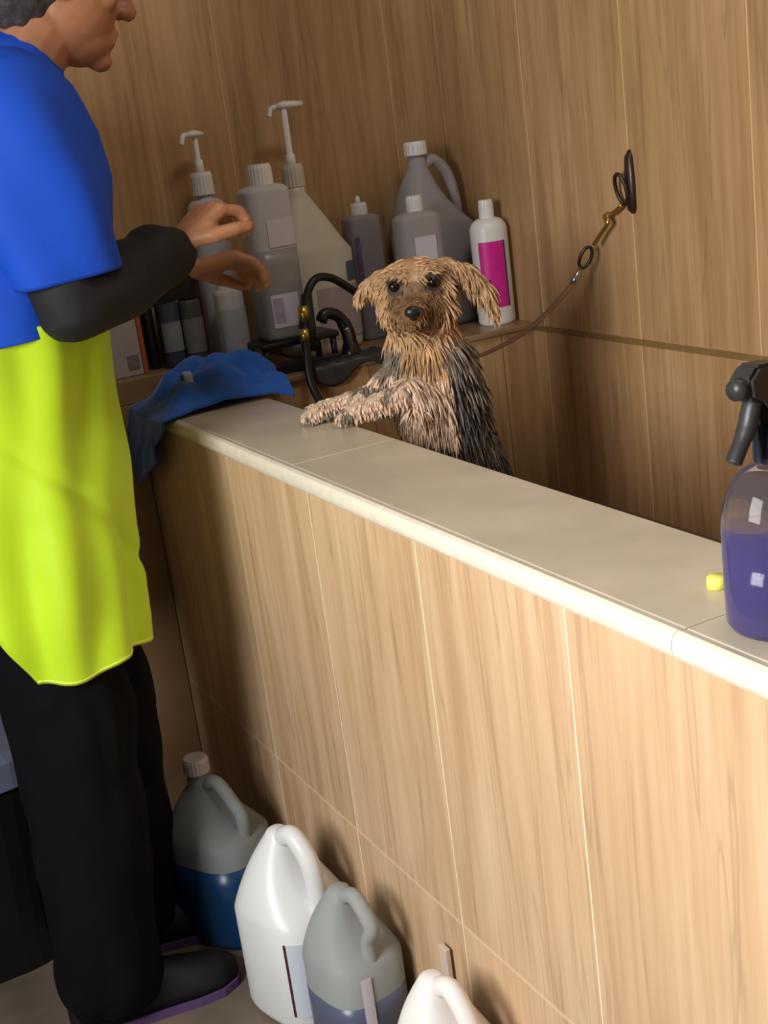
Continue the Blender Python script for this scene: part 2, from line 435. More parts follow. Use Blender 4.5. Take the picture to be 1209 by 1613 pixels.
# cream gallon jug with pump
def jug_body(w, d, h, hs, rn, p=2.8, nx=0.0):
    R = [(0, 0, 0, w * 0.9, d * 0.9, p), (0, 0, 0.004, w * 0.97, d * 0.97, p), (0, 0, 0.012, w, d, p), (0, 0, hs * 0.55, w, d, p), (0, 0, hs, w, d, p)]
    for k in range(1, 9):
        t_ = k / 8; e = t_ ** 0.85
        R.append((nx * e, 0, hs + (h - 0.02 - hs) * t_, w + (rn - w) * e * (0.75 + 0.25 * t_) , d + (rn - d) * e * (0.75 + 0.25 * t_), p + (2 - p) * t_))
    R.append((nx, 0, h, rn, rn, 2)); return R
t = thing('pump_jug', 'cream gallon jug with sloping shoulder, slate label and long pump', 'jug', (1.072, 2.372, ZL))
R = jug_body(0.080, 0.060, 0.325, 0.19, 0.020, nx=-0.012)
obj('body', loft(R), M['white_warm'], t, True)
obj('label', patch([r for r in [(0, 0, 0.132, 0.080, 0.060, 2.8), (0, 0, 0.168, 0.080, 0.060, 2.8)]], A(-62), A(-8)), M['label_blue'], t)
obj('lower_label', patch([(0, 0, 0.025, 0.080, 0.060, 2.8), (0, 0, 0.125, 0.080, 0.060, 2.8)], A(-100), A(-8)), M['card'], t)
h_ = bpy.data.objects.new('pump', None)
t2 = t
cap_screw(t, -0.012, 0, 0.318, 0.0215, 0.042, M['white_warm'], 'collar')
obj('pump_stem', tube([(-0.012, 0, 0.355), (-0.012, 0, 0.378), (-0.012, 0, 0.379), (-0.012, 0, 0.462)], [0.010, 0.009, 0.006, 0.006], 14), M['white'], t, True)
obj('pump_head', tube([(-0.026, 0.002, 0.466), (-0.012, 0.0, 0.468), (0.024, -0.006, 0.466)], [0.007, 0.011, 0.009], 14, None, 0.7), M['white'], t, True)
obj('nozzle', tube(curve_pts([(-0.020, 0, 0.466), (-0.036, 0.004, 0.464), (-0.041, 0.004, 0.450)], 5), [0.005] * 10 + [0.0055], 10), M['white'], t, True)
bpy.data.objects.remove(h_)
# pump bottle behind the hands
t, R = bottle('pump_bottle', 'bottle with a white pump, standing behind the hands on the end ledge', (0.885, 2.395, ZL), 0.036, 0.030, 0.335, 0.30, 0.32, 0.016, M['cloudy'], M['white'], 0.021, 0.020, p=2.6)
pump_head(t, 0.335, 0.0205, 0.034, 0.062, 0.034, A(-160), M['white'])
# slim pale bottle in front
t, R = bottle('slim_bottle', 'slim pale grey bottle standing behind the blue towel, left of the big bottle', (0.866, 2.305, ZL), 0.027, 0.022, 0.165, 0.150, 0.160, 0.019, M['cloudy'], M['white'], 0.0195, 0.012, p=2.6)
obj('label', patch(zr(R, 0.02, 0.125), A(-150), A(-20)), mat('silver_label', (168, 172, 176), 0.35, var=0.12, vscale=30), t)
# left group
t, R = bottle('small_bottle', 'small grey bottle with black cap between the slim and the slate bottle', (0.812, 2.375, 0.8895), 0.021, 0.020, 0.125, 0.110, 0.120, 0.016, M['olive'], M['black_plastic'], 0.019, 0.048, p=2.2)
obj('label', patch(zr(R, 0.02, 0.085), A(-160), A(-20)), mat('grey_label', (128, 124, 124), 0.5, var=0.15, vscale=60), t)
t, R = bottle('slate_bottle', 'slate blue bottle with pale label beside the white carton', (0.768, 2.378, 0.8895), 0.020, 0.022, 0.145, 0.125, 0.138, 0.015, M['blue_bottle'], M['black_plastic'], 0.017, 0.030, p=2.6)
obj('label', patch(zr(R, 0.03, 0.085), A(-150), A(-30)), mat('pale_grey_label', (132, 138, 148), 0.5, var=0.1), t)
t, R = bottle('black_bottle', 'narrow black bottle squeezed beside the carton with the orange side', (0.735, 2.405, 0.8895), 0.0115, 0.02, 0.175, 0.16, 0.17, 0.012, M['black_plastic'], M['black_plastic'], 0.013, 0.022, p=3)
t = thing('carton', 'pale carton with a rust orange side under the black sleeve', 'box', (0.665, 2.395, 0.8895), (0, 0, A(4)))
obj('box_body', box(-0.055, 0.036, -0.03, 0.03, 0, 0.150, 0.0015), M['card'], t)
obj('side_panel', box(0.0365, 0.046, -0.0305, 0.0305, 0, 0.150, 0.001), M['orange'], t)
obj('print', box(0.008, 0.030, -0.0315, -0.0305, 0.012, 0.038), mat('print_grey', (128, 116, 124), 0.6, var=0.2, vscale=120), t)
# lilac-grey bottle
t, R = bottle('conditioner_bottle', 'lilac grey square bottle with white spout cap and faint purple print', (1.196, 2.385, ZL), 0.034, 0.030, 0.250, 0.236, 0.246, 0.015, M['cloudy_lilac'], M['white'], 0.017, 0.028, p=4.5, flip=True)
obj('print', patch(zr(R, 0.10, 0.205), A(-136), A(-108)), M['label_purple'], t)
# handled gallon
def handled_jug(name, label, loc, rotz, bm_, capm, w=0.085, d=0.07, h=0.33, hs=0.19, liquid=None, lvl=0.5, hr=0.0115, nx=-0.03, capr=0.019, caph=0.026, cap=True):
    t = thing(name, label, 'jug', loc, (0, 0, rotz))
    R = [(0, 0, 0, w * 0.9, d * 0.9, 3), (0, 0, 0.004, w * 0.97, d * 0.97, 3), (0, 0, 0.012, w, d, 3), (0, 0, hs * 0.55, w, d, 3), (0, 0, hs, w, d, 3)]
    for k in range(1, 10):
        t_ = k / 9
        wid = w * (1 - t_) + 0.020 * t_; dd = d * (1 - t_ ** 1.3) + 0.019 * t_ ** 1.3
        # the far side falls away under the handle
        R.append((nx * t_ ** 0.8 - 0.010 * math.sin(t_ * PI), 0, hs + (h - 0.03 - hs) * t_, wid * (1 - 0.10 * math.sin(t_ * PI)), dd, 3 - t_))
    if cap: R.append((nx, 0, h, 0.0165, 0.0165, 2))
    else: R += [(nx, 0, h - 0.024, 0.016, 0.016, 2), (nx, 0, h - 0.020, 0.010, 0.010, 2)]
    obj('body', loft(R, 36), bm_, t, True)
    hb = curve_pts([(nx + 0.012, 0, h - 0.032), (nx + 0.040, 0, h - 0.022), (nx + 0.070, 0, h - 0.055), (w - 0.018, 0, hs + 0.035), (w - 0.020, 0, hs - 0.01)], 7)
    obj('handle', tube(hb, hr, 12), bm_, t, True)
    if liquid:
        Lq = [(a, b, max(z, 0.0005), rx + 0.0004, ry + 0.0004, pp) for a, b, z, rx, ry, pp in R if z < lvl * h]
        Lq.append((0, 0, lvl * h, w + 0.0004, d + 0.0004, 3)) if lvl * h <= hs else None
        obj('liquid', loft(Lq, 36), liquid, t, True)
    if cap: cap_screw(t, nx, 0, h - 0.008, capr, caph, capm)
    return t, R
handled_jug('handled_jug', 'large cloudy gallon jug with white cap and looped handle behind the dog', (1.352, 2.378, ZL), A(4), M['cloudy_grey'], M['white'], w=0.083, d=0.062, h=0.350, hs=0.20, nx=-0.018, liquid=M['cloudy_lilac'], lvl=0.54, capr=0.0235)
t, R = bottle('clear_bottle', "cloudy bottle with rounded white cap standing right behind the dog's head", (1.244, 2.245, ZL), 0.045, 0.032, 0.250, 0.230, 0.246, 0.014, M['cloudy_grey'], M['white'], 0.016, 0.038, p=3.4)
obj('label', patch(zr(R, 0.05, 0.20), A(-112), A(-76)), M['label_white'], t)
# white bottle with magenta label
t, R = bottle('magenta_label_bottle', 'white bottle with a tall magenta label beside the right wall', (1.408, 2.255, ZL), 0.037, 0.034, 0.211, 0.184, 0.209, 0.0135, M['white'], M['white'], 0.0150, 0.050, p=2.2)
obj('label', patch(zr(R, 0.036, 0.165), A(-158), A(-78)), M['label_pink'], t)
obj('label_edge', patch(zr(R, 0.036, 0.165), A(-78), A(-73)), M['label_navy'], t)
bm = patch(zr(R, 0.075, 0.092), A(-152), A(-126), off=0.0016)
obj('emblem', bm, M['label_navy'], t)
bm = patch(zr(R, 0.060, 0.072), A(-116), A(-106), off=0.0016)
obj('emblem', bm, M['label_navy'], t)

# ------------------------------------------------------------ tap, hose
t = thing('bath_tap', 'black curved bath tap with lever standing on the end ledge', 'tap', (1.0, 2.225, ZL))
obj('tap_base', loft([(0.062, 0, 0, 0.020, 0.020, 2), (0.062, 0, 0.012, 0.019, 0.019, 2), (0.062, 0, 0.03, 0.014, 0.014, 2)], 20), M['black_plastic'], t, True)
obj('tap_neck', tube(curve_pts([(0.062, 0, 0.01), (0.06, 0, 0.05), (0.045, 0, 0.082), (0.02, 0.0, 0.092), (0.008, -0.002, 0.08)], 6), [0.013] * 10 + [0.011] * 15, 12), M['black_plastic'], t, True)
obj('lever', tube(curve_pts([(0.058, -0.012, 0.012), (0.052, -0.020, 0.045), (0.047, -0.022, 0.062)], 5), [0.0055] * 11, 10), M['steel'], t, True)
t = thing('spray_hose', 'black shower hose arching over the bath tap and hanging down', 'hose', (0.955, 2.18, 0.843))
hp = curve_pts([(1.100, 2.235, 0.972), (1.075, 2.225, 0.992), (1.035, 2.215, 1.018), (1.000, 2.205, 1.022), (0.975, 2.198, 0.995), (0.962, 2.19, 0.955), (0.950, 2.176, 0.900), (0.944, 2.165, 0.850), (0.955, 2.15, 0.80), (0.985, 2.11, 0.70), (1.01, 2.05, 0.56)], 7)
o = obj('hose', tube([tuple(p - Vector((0.955, 2.18, 0.843))) for p in hp], 0.0075, 12), M['rubber'], t, True)
obj('handset', tube([(0.0 + 0.022, 0.022, 0.155), (0.010, 0.012, 0.100), (0.006, 0.008, 0.055)], [0.010, 0.016, 0.013], 14), M['rubber'], t, True)
obj('brass_fitting', tube([(0.0, -0.004, 0.140), (-0.002, -0.006, 0.112)], 0.0092, 12), M['brass'], t, True)
obj('brass_fitting', tube([(-0.006, -0.008, 0.100), (-0.008, -0.010, 0.078)], 0.0088, 12), M['brass'], t, True)
# dark grooming scraps hanging over the ledge edge
t = thing('grooming_cloth', 'crumpled dark cloth lying over the end ledge beneath the hose', 'cloth', (1.02, 2.19, ZL))
bm = bmesh.new(); nx_, ny_ = 26, 14; g = []
for i in range(nx_ + 1):
    row = []
    for j in range(ny_ + 1):
        u = i / nx_; v = j / ny_
        x = -0.06 + 0.16 * u; s = 0.09 * v - 0.045
        y = s if s > -0.012 else -0.012 - 0.002 * math.sin(u * 20)
        z = 0.006 + 0.006 * noise.noise(Vector((u * 9, v * 7, 1))) if s > -0.012 else 0.004 - (-0.012 - s) * (0.7 + 0.5 * math.sin(u * 7))
        row.append(bm.verts.new((x, y, z)))
    g.append(row)
for i in range(nx_):
    for j in range(ny_): bm.faces.new((g[i][j], g[i + 1][j], g[i + 1][j + 1], g[i][j + 1]))
o = obj('cloth_sheet', bm, M['dark_plastic'], t, True); s = o.modifiers.new('t', 'SOLIDIFY'); s.thickness = 0.003; s.offset = 1

# ------------------------------------------------------------ leash with wall hook
t = thing('wall_hook', 'dark metal hook plate fixed to the right wall', 'hook', (1.45, 1.85, 1.13))
obj('plate', loft([(0, 0, -0.055, 0.003, 0.004, 2), (-0.003, 0, -0.048, 0.006, 0.010, 2), (-0.004, 0, 0, 0.007, 0.012, 2), (-0.003, 0, 0.04, 0.006, 0.009, 2), (0, 0, 0.052, 0.002, 0.003, 2)], 18), M['dark_steel'], t, True)
obj('ring', tube([(-0.014 - 0.006 * math.sin(a), 0.014 * math.cos(a) + 0.012, -0.012 + 0.026 * math.sin(a)) for a in [2 * PI * i / 22 for i in range(22)]], 0.0035, 8, closed=True), M['dark_steel'], t, True)
t = thing('grooming_leash', 'thin brown leash running from the wall hook down to the dog', 'leash', (1.43, 1.87, 1.08))
O = Vector((1.43, 1.87, 1.08))
def loc(p): return tuple(Vector(p) - O)
obj('swivel_clip', tube([loc(p) for p in curve_pts([(1.434, 1.862, 1.092), (1.437, 1.885, 1.080), (1.432, 1.905, 1.072), (1.428, 1.895, 1.062), (1.428, 1.915, 1.045), (1.424, 1.935, 1.024)], 5)], [0.0035] * 8 + [0.0055] * 8 + [0.004] * 10, 10), M['brass'], t, True)
ring = []
for i in range(22):
    a = 2 * PI * i / 22; c = Vector((1.416, 1.952, 1.002)); ax = Vector((-0.25, 0.35, -0.9)).normalized(); sd = Vector((0.9, -0.3, -0.3)).normalized()
    ring.append(loc(c + ax * 0.020 * math.cos(a) + sd * 0.010 * math.sin(a)))
obj('oval_ring', tube(ring, 0.0032, 8, closed=True), M['dark_steel'], t, True)
obj('snap_ferrule', tube([loc(p) for p in ((1.408, 1.958, 0.985), (1.396, 1.960, 0.968), (1.388, 1.960, 0.958))], [0.0045, 0.0065, 0.005], 12), M['steel'], t, True)
st = [loc(p) for p in curve_pts([(1.390, 1.960, 0.960), (1.33, 1.95, 0.925), (1.26, 1.94, 0.895), (1.17, 1.92, 0.880), (1.10, 1.885, 0.885)], 6)]
obj('strap', tube(st, [0.0070] * len(st), 10, None, 0.40), M['leather'], t, True)

# ------------------------------------------------------------ blue towel on the corner of the ledge
t = thing('blue_towel', 'crumpled blue towel draped over the far corner of the ledge', 'towel', (0.75, 2.21, 0.8435))
def towel_mesh():
    bm = bmesh.new(); nu, nv = 60, 44; g = []
    for i in range(nu + 1):
        row = []
        for j in range(nv + 1):
            u = i / nu; v = j / nv
            s = -0.245 + 0.385 * u          # across the ledge; beyond -0.095 it hangs
            y = -0.095 + 0.190 * v - 0.015 * math.sin(u * 5 + 1) - max(0, s - 0.03) * 0.45 * v
            edge = -0.094
            w1 = noise.noise(Vector((u * 5, v * 4.2, 0.3))); w2 = noise.noise(Vector((u * 12, v * 10, 4.3)))
            if s > edge:
                x = s; q = min(1, (s - edge) / 0.05)
                z = 0.004 + q * (0.020 + 0.042 * max(0, w1 + 0.35) + 0.012 * w2 + 0.030 * math.exp(-((u - 0.68) / 0.16) ** 2)) * (0.12 + 0.95 * math.sin(PI * v) ** 0.8)
                if s > 0.10: z = max(-0.01, z - (s - 0.10) * 0.35)
                z = max(z, 0.004) if s < 0.09 else z
            else:
                x = edge - 0.006 - 0.008 * (0.5 + w1) ; z = -(edge - s) * (0.55 + 0.45 * min(1, v * 1.4)) + 0.003
                y = y + 0.09 * min(1, (edge - s) / 0.1)
            row.append(bm.verts.new((x, y, z)))
        g.append(row)
    for i in range(nu):
        for j in range(nv): bm.faces.new((g[i][j], g[i + 1][j], g[i + 1][j + 1], g[i][j + 1]))
    return bm
o = obj('cloth_sheet', towel_mesh(), M['towel'], t, True); s = o.modifiers.new('t', 'SOLIDIFY'); s.thickness = 0.004; s.offset = 1
obj('hem', tube(curve_pts([(-0.030, -0.050, 0.030), (-0.026, -0.030, 0.050), (-0.022, -0.010, 0.060), (-0.018, 0.012, 0.058)], 5), 0.008, 8, None, 0.3), M['towel_hem'], t, True)

# ------------------------------------------------------------ spray bottle with violet liquid
t = thing('spray_bottle', 'clear spray bottle of violet liquid with charcoal trigger on the near ledge', 'spray bottle', (0.738, 0.784, 0.8435), (0, 0, A(8)))
def srings(k=0.0):
    R = [(0, 0, 0, 0.036, 0.036, 2), (0, 0, 0.002, 0.041, 0.041, 2), (0, 0, 0.008, 0.0445, 0.0445, 2), (0, 0, 0.04, 0.045, 0.045, 2), (0, 0, 0.085, 0.045, 0.045, 2)]
    for i in range(1, 9):
        a = i / 8 * PI / 2; R.append((0, 0, 0.085 + 0.058 * math.sin(a), 0.013 + 0.032 * math.cos(a), 0.013 + 0.032 * math.cos(a), 2))
    R.append((0, 0, 0.150, 0.0125, 0.0125, 2)); return [(a, b, z, r - k, r2 - k, p) for a, b, z, r, r2, p in R]
obj('body', loft(srings(), 48), M['clear'], t, True)
LQ = [r for r in srings(0.0012) if r[2] < 0.084]; LQ[0] = (0, 0, 0.0015, 0.034, 0.034, 2); LQ.append((0, 0, 0.084, 0.0437, 0.0437, 2))
obj('liquid', loft(LQ, 48), M['violet_liquid'], t, True)
obj('dip_tube', tube([(0, 0, 0.148), (-0.004, -0.01, 0.08), (-0.020, -0.0405, 0.006)], 0.003, 10), M['tube_violet'], t, True)
cap_screw(t, 0, 0, 0.146, 0.0165, 0.030, M['navy_collar'], 'collar')
def extrude_profile(pts, y0, y1, bev=0.002):
    bm = bmesh.new(); a = [bm.verts.new((x, y0, z)) for x, z in pts]; b = [bm.verts.new((x, y1, z)) for x, z in pts]
    bm.faces.new(a); bm.faces.new(list(reversed(b)))
    for i in range(len(pts)): j = (i + 1) % len(pts); bm.faces.new((a[j], a[i], b[i], b[j]))
    if bev: bmesh.ops.bevel(bm, geom=bm.edges[:], offset=bev, segments=2, affect='EDGES')
    return bm
obj('sprayer_head', extrude_profile([(-0.036, 0.204), (-0.038, 0.220), (-0.026, 0.230), (0.0, 0.228), (0.034, 0.218), (0.040, 0.208), (0.016, 0.203), (0.013, 0.174), (-0.011, 0.174), (-0.012, 0.196), (-0.024, 0.198)], -0.0115, 0.0115, 0.003), M['sprayer'], t)
obj('nozzle', tube([(-0.034, 0, 0.2125), (-0.044, 0, 0.2125)], [0.0095, 0.0085], 12), M['sprayer'], t, True)
obj('trigger', tube(curve_pts([(-0.020, 0, 0.206), (-0.026, 0, 0.192), (-0.032, 0, 0.178), (-0.044, 0, 0.162), (-0.049, 0, 0.155)], 5), [0.0085] * 12 + [0.0075] * 9, 10, None, 0.75), M['sprayer'], t, True)
o = obj('bottle_cap', loft([(0, 0, 0, 0.010, 0.010, 2), (0, 0, 0.009, 0.0098, 0.0098, 2), (0, 0, 0.011, 0.008, 0.008, 2)], 20), M['yellow'], None, True)
o.location = (0.7735 - 0.012, 0.888, 0.8435); tag(o, 'small pale yellow cap lying beside the violet spray bottle', 'cap')

# ------------------------------------------------------------ floor jugs along the low wall
handled_jug('floor_jug', 'cloudy jug with blue liquid on the floor beside the black trousers', (0.555, 1.935, 0), A(-62), mat('dim_cloudy', (150, 156, 156), 0.4, trans=0.3, ior=1.12), M['card'], w=0.082, d=0.070, h=0.30, hs=0.185, liquid=M['liquid_blue'], lvl=0.50, nx=-0.02, capr=0.022)
t, R = handled_jug('floor_jug', 'opaque white jug with dark seam on the floor against the low wall', (0.578, 1.680, 0), A(-75), mat('milk_white', (226, 230, 230), 0.35), M['white'], w=0.086, d=0.076, h=0.315, hs=0.17, nx=-0.01, hr=0.015, cap=False)
obj('seam_line', patch([(0, 0, 0.03, 0.086, 0.076, 3), (0, 0, 0.155, 0.086, 0.076, 3)], A(-58), A(-55)), mat('dark_red_print', (76, 26, 40), 0.5), t)
obj('label', patch([(0, 0, 0.03, 0.086, 0.076, 3), (0, 0, 0.155, 0.086, 0.076, 3)], A(-54), A(8)), mat('bluish_label', (206, 216, 226), 0.4), t)
t, R = handled_jug('floor_jug', 'cloudy jug with slate liquid and white label on the floor, right of the white jug', (0.596, 1.515, 0), A(-80), mat('grey_cloudy', (176, 182, 180), 0.4, trans=0.3, ior=1.12), M['white'], w=0.066, d=0.062, h=0.29, hs=0.17, liquid=M['liquid_slate'], lvl=0.42, nx=-0.01, cap=False)
obj('label', patch([(0, 0, 0.02, 0.066, 0.062, 3), (0, 0, 0.165, 0.066, 0.062, 3)], A(-22), A(-8)), M['label_white'], t)
handled_jug('floor_jug', 'white jug with arched handle on the floor right of the ivory strip', (0.598, 1.232, 0), A(-82), M['white'], M['white'], w=0.075, d=0.065, h=0.30, hs=0.17, nx=-0.028, hr=0.013, cap=False)
o = obj('wall_strip', box(-0.004, 0.004, -0.010, 0.010, 0, 0.235, 0.0015), mat('ivory_strip', (206, 188, 172), 0.4)); o.location = (0.6635, 1.355, 0); tag(o, 'narrow ivory strip standing upright against the low tiled wall', 'strip')

# background on the left behind the person
t = thing('storage_crate', 'grey blue crate seen behind the black trousers at the left edge', 'crate', (0.13, 2.18, 0))
obj('crate_body', loft([(0, 0, 0, 0.16, 0.15, 6), (0, 0, 0.34, 0.175, 0.165, 6)], 32), M['black_plastic'], t)
obj('lid', loft([(0, 0, 0.34, 0.182, 0.172, 6), (0, 0, 0.385, 0.182, 0.172, 6), (0, 0, 0.40, 0.17, 0.16, 6)], 32), M['crate'], t)

# ------------------------------------------------------------ the dog
def dog():
    D0 = Vector((0.993, 1.825, 0)); rr = Vector((0.877, -0.48, 0)); ff = Vector((-0.48, -0.877, 0)); zz = Vector((0, 0, 1))
    W = lambda a, b, z: D0 + rr * a + ff * b + zz * z
    Lc = lambda v: ((v - D0).dot(rr), (v - D0).dot(ff), v.z)
    rot = Matrix((rr, ff, zz)).transposed()
    bm = bmesh.new()
    add_ball(bm, W(0, 0.0, 1.020), 1, 0.064, 0.058, 0.055, rot, 3)     # skull
    add_ball(bm, W(0, 0.020, 1.000), 1, 0.060, 0.050, 0.044, rot, 3)    # cheeks
    add_cap(bm, W(-0.004, 0.035, 1.004), W(-0.006, 0.082, 1.000), 0.030, 0.020)   # muzzle
    add_cap(bm, W(-0.004, 0.035, 0.986), W(-0.005, 0.070, 0.984), 0.022, 0.013)
    for s in (-1, 1): add_cap(bm, W(0.032 * s, 0.040, 1.050), W(0.012 * s, 0.046, 1.052), 0.012, 0.010)  # brow
    add_cap(bm, W(0.0, -0.012, 0.995), W(0.010, -0.012, 0.905), 0.048, 0.062)     # neck
    add_cap(bm, W(0.010, -0.008, 0.900), W(0.030, -0.028, 0.760), 0.070, 0.072)   # chest
    add_cap(bm, W(0.030, -0.028, 0.760), W(0.062, -0.055, 0.640), 0.072, 0.074)   # belly to hips
    add_ball(bm, W(0.066, -0.060, 0.640), 0.080)
    # forelegs resting on the ledge: shoulder, elbow, wrist, paw
    P1 = [W(-0.045, 0.012, 0.885), Vector((0.915, 1.842, 0.872)), Vector((0.850, 1.858, 0.864)), Vector((0.808, 1.862, 0.859))]
    P2 = [W(0.010, 0.035, 0.870), Vector((0.925, 1.775, 0.876)), Vector((0.868, 1.790, 0.866)), Vector((0.838, 1.798, 0.859))]
    for P in (P1, P2):
        for (p, q, a, b) in zip(P, P[1:], (0.032, 0.021, 0.016), (0.021, 0.016, 0.0155)): add_cap(bm, p, q, a, b)
        e = P[-1]
        for k in (-1, 0, 1): add_ball(bm, e + Vector((-0.010, 0.009 * k, -0.001)), 0.0085)
    # hind legs: thigh, knee forward, hock back, foot on the bath floor
    for s in (-1, 1):
        hx = 0.066 + 0.040 * s
        Q = [W(hx, -0.055, 0.640), W(hx + 0.004 * s, 0.000, 0.605), W(hx + 0.004 * s, -0.045, 0.560), W(hx + 0.004 * s, -0.010, 0.532)]
        for (p, q, a, b) in zip(Q, Q[1:], (0.042, 0.026, 0.015), (0.026, 0.015, 0.012)): add_cap(bm, p, q, a, b)
    add_cap(bm, W(0.085, -0.130, 0.655), W(0.10, -0.165, 0.690), 0.016, 0.010); add_cap(bm, W(0.075, -0.09, 0.645), W(0.085, -0.130, 0.655), 0.022, 0.016)
    # ears
    for pts, rs in (([W(-0.046, -0.004, 1.045), W(-0.070, 0.0, 1.036), W(-0.090, 0.004, 1.022)], (0.019, 0.015, 0.008)),
                    ([W(0.046, -0.004, 1.050), W(0.080, -0.002, 1.040), W(0.108, 0.0, 1.010), W(0.122, 0.002, 0.978)], (0.020, 0.017, 0.014, 0.008))):
        for (p, q, a, b) in zip(pts, pts[1:], rs, rs[1:]): add_cap(bm, p, q, a, b, 10)
    me = remesh(bm, 0.0045, 5, 'dog_body')
    tan = s2l((200, 160, 116)); face = s2l((142, 106, 72)); pale = s2l((228, 198, 170)); silver = s2l((138, 124, 108)); grey = s2l((84, 78, 76)); dark = s2l((66, 62, 62))
    def colr(v):
        a, b, z = Lc(v); n = noise.noise(v * 38) * 0.5 + noise.noise(v * 90) * 0.35
        if v.x < 0.93 and z < 0.90 and z > 0.84: base = pale if n > -0.15 else silver
        elif z > 0.950:
            base = tan
            if b > 0.028 and abs(a) < 0.042 and z < 1.045: base = face if z > 0.972 else tan
            if b < -0.03: base = silver
            if min((v - W(q * 0.030, 0.050, 1.040)).length for q in (-1, 1)) < 0.016: base = (0.07, 0.045, 0.028)
        elif z > 0.905: base = tan if (abs(a) < 0.032 + 0.02 * n and b > 0) else silver
        elif z > 0.79:
            base = pale if (a < 0.045 + 0.05 * n and b > -0.02) else (silver if n > 0 else grey)
        else: base = grey if n > -0.1 else dark
        if a > 0.045 and z < 0.86: base = grey if n > -0.2 else silver
        k = 1.0 + 0.35 * n
        return tuple(min(1, c * k) for c in base)
    def cmat(name, rough):
        mt = bpy.data.materials.new(name); mt.use_nodes = True; b = mt.node_tree.nodes['Principled BSDF']
        at = mt.node_tree.nodes.new('ShaderNodeAttribute'); at.attribute_name = 'coat'
        mt.node_tree.links.new(at.outputs['Color'], b.inputs['Base Color']); b.inputs['Roughness'].default_value = rough; b.inputs['Specular IOR Level'].default_value = 0.45
        return mt
    def paint(me_, cols):
        ca = me_.color_attributes.new('coat', 'FLOAT_COLOR', 'POINT')
        for i, c in enumerate(cols): ca.data[i].color = (*c, 1)
    paint(me, [tuple(x * 0.72 for x in colr(v.co)) for v in me.vertices])
    body = link('dog', me, cmat('dog_skin_coat', 0.55))
    tag(body, 'wet tan and grey terrier standing in the bath with forepaws on the ledge', 'dog')
    # wet locks
    rnd = random.Random(3); verts = []; faces = []; cols = []
    pol = list(me.polygons); areas = [p.area for p in pol]; tot = sum(areas)
    cum = []; s_ = 0
    for a_ in areas: s_ += a_; cum.append(s_)
    import bisect
    for _ in range(16000):
        p = pol[bisect.bisect_left(cum, rnd.random() * tot) % len(pol)]
        c = Vector(p.center); n = Vector(p.normal); a, b, z = Lc(c)
        if z < 0.56: continue
        L_ = 0.028; R_ = 0.0019; out = 0.36
        if z > 0.965:
            L_ = 0.020; out = 0.30
            if b > 0.030 and abs(a) < 0.045 and z < 1.064: L_ = 0.013; out = 0.50; R_ = 0.0017
            if min((c - W(s * 0.030, 0.050, 1.040)).length for s in (-1, 1)) < 0.0115: continue
            if (c - W(-0.006, 0.100, 1.006)).length < 0.017: continue
            if abs(a) > 0.045 and z > 0.975: L_ = 0.026 if a > 0 else 0.016
        elif z > 0.84: L_ = 0.036; R_ = 0.0021
        if c.x < 0.93 and z < 0.90: L_ = 0.012; R_ = 0.0022; out = 0.6
        down = Vector((0, 0, -1))
        if z > 1.045 and abs(a) < 0.06: down = Vector((rr * (1 if a > 0 else -1) * 0.7 + Vector((0, 0, -0.6)))).normalized()
        if n.z < -0.3: down = (ff * 0.7 - zz).normalized()
        t1 = down - n * down.dot(n)
        if t1.length < 0.05: t1 = rr * rnd.uniform(-1, 1)
        d0 = (t1.normalized() * 0.9 + n * out + Vector((rnd.gauss(0, 0.16), rnd.gauss(0, 0.16), rnd.gauss(0, 0.1)))).normalized()
        L_ *= rnd.uniform(0.55, 1.35); R_ *= rnd.uniform(0.6, 1.3)
        pts = [c - n * 0.003]; d = d0
        for k in range(3):
            pts.append(pts[-1] + d * L_ / 3); d = (d + Vector((0, 0, -0.05 if (z > 0.965 and b > 0.02) else -0.45)) + n * (-0.05)).normalized()
        if c.x < 0.935 and z < 0.9 and min(q.z for q in pts) < 0.8435: continue
        u, v_ = frame(d0); base = len(verts); cc = colr(c); kk = rnd.uniform(0.72, 1.2); cc = tuple(min(1, x * kk) for x in cc)
        for i, q in enumerate(pts):
            r_ = R_ * (1, 0.95, 0.7, 0.12)[i]
            for j in range(4):
                an = PI / 2 * j; verts.append(q + (u * math.cos(an) + v_ * math.sin(an)) * r_); cols.append(cc)
        for i in range(3):
            for j in range(4):
                k2 = (j + 1) % 4; faces.append((base + i * 4 + j, base + i * 4 + k2, base + i * 4 + 4 + k2, base + i * 4 + 4 + j))
        faces.append((base + 15, base + 14, base + 13, base + 12))
    fm = bpy.data.meshes.new('coat'); fm.from_pydata([tuple(v) for v in verts], [], faces); paint(fm, cols)
    f = link('coat', fm, cmat('wet_locks', 0.4), body, True); f['kind'] = 'stuff'
    for s in (-1, 1):
        bm = bmesh.new(); add_ball(bm, W(s * 0.030, 0.049, 1.040), 0.0088, sub=3); obj('eye', bm, M['eye'], body, True)
    bm = bmesh.new(); add_ball(bm, W(-0.006, 0.103, 1.006), 1, 0.0125, 0.008, 0.0095, rot, 3); add_ball(bm, W(-0.006, 0.099, 0.998), 1, 0.006, 0.006, 0.006, rot, 2)
    obj('nose', bm, M['nose'], body, True)
    obj('mouth', tube(curve_pts([W(-0.020, 0.078, 0.982), W(-0.006, 0.090, 0.988), W(0.008, 0.078, 0.982)], 5), 0.0016, 6), M['nose'], body, True)
dog()

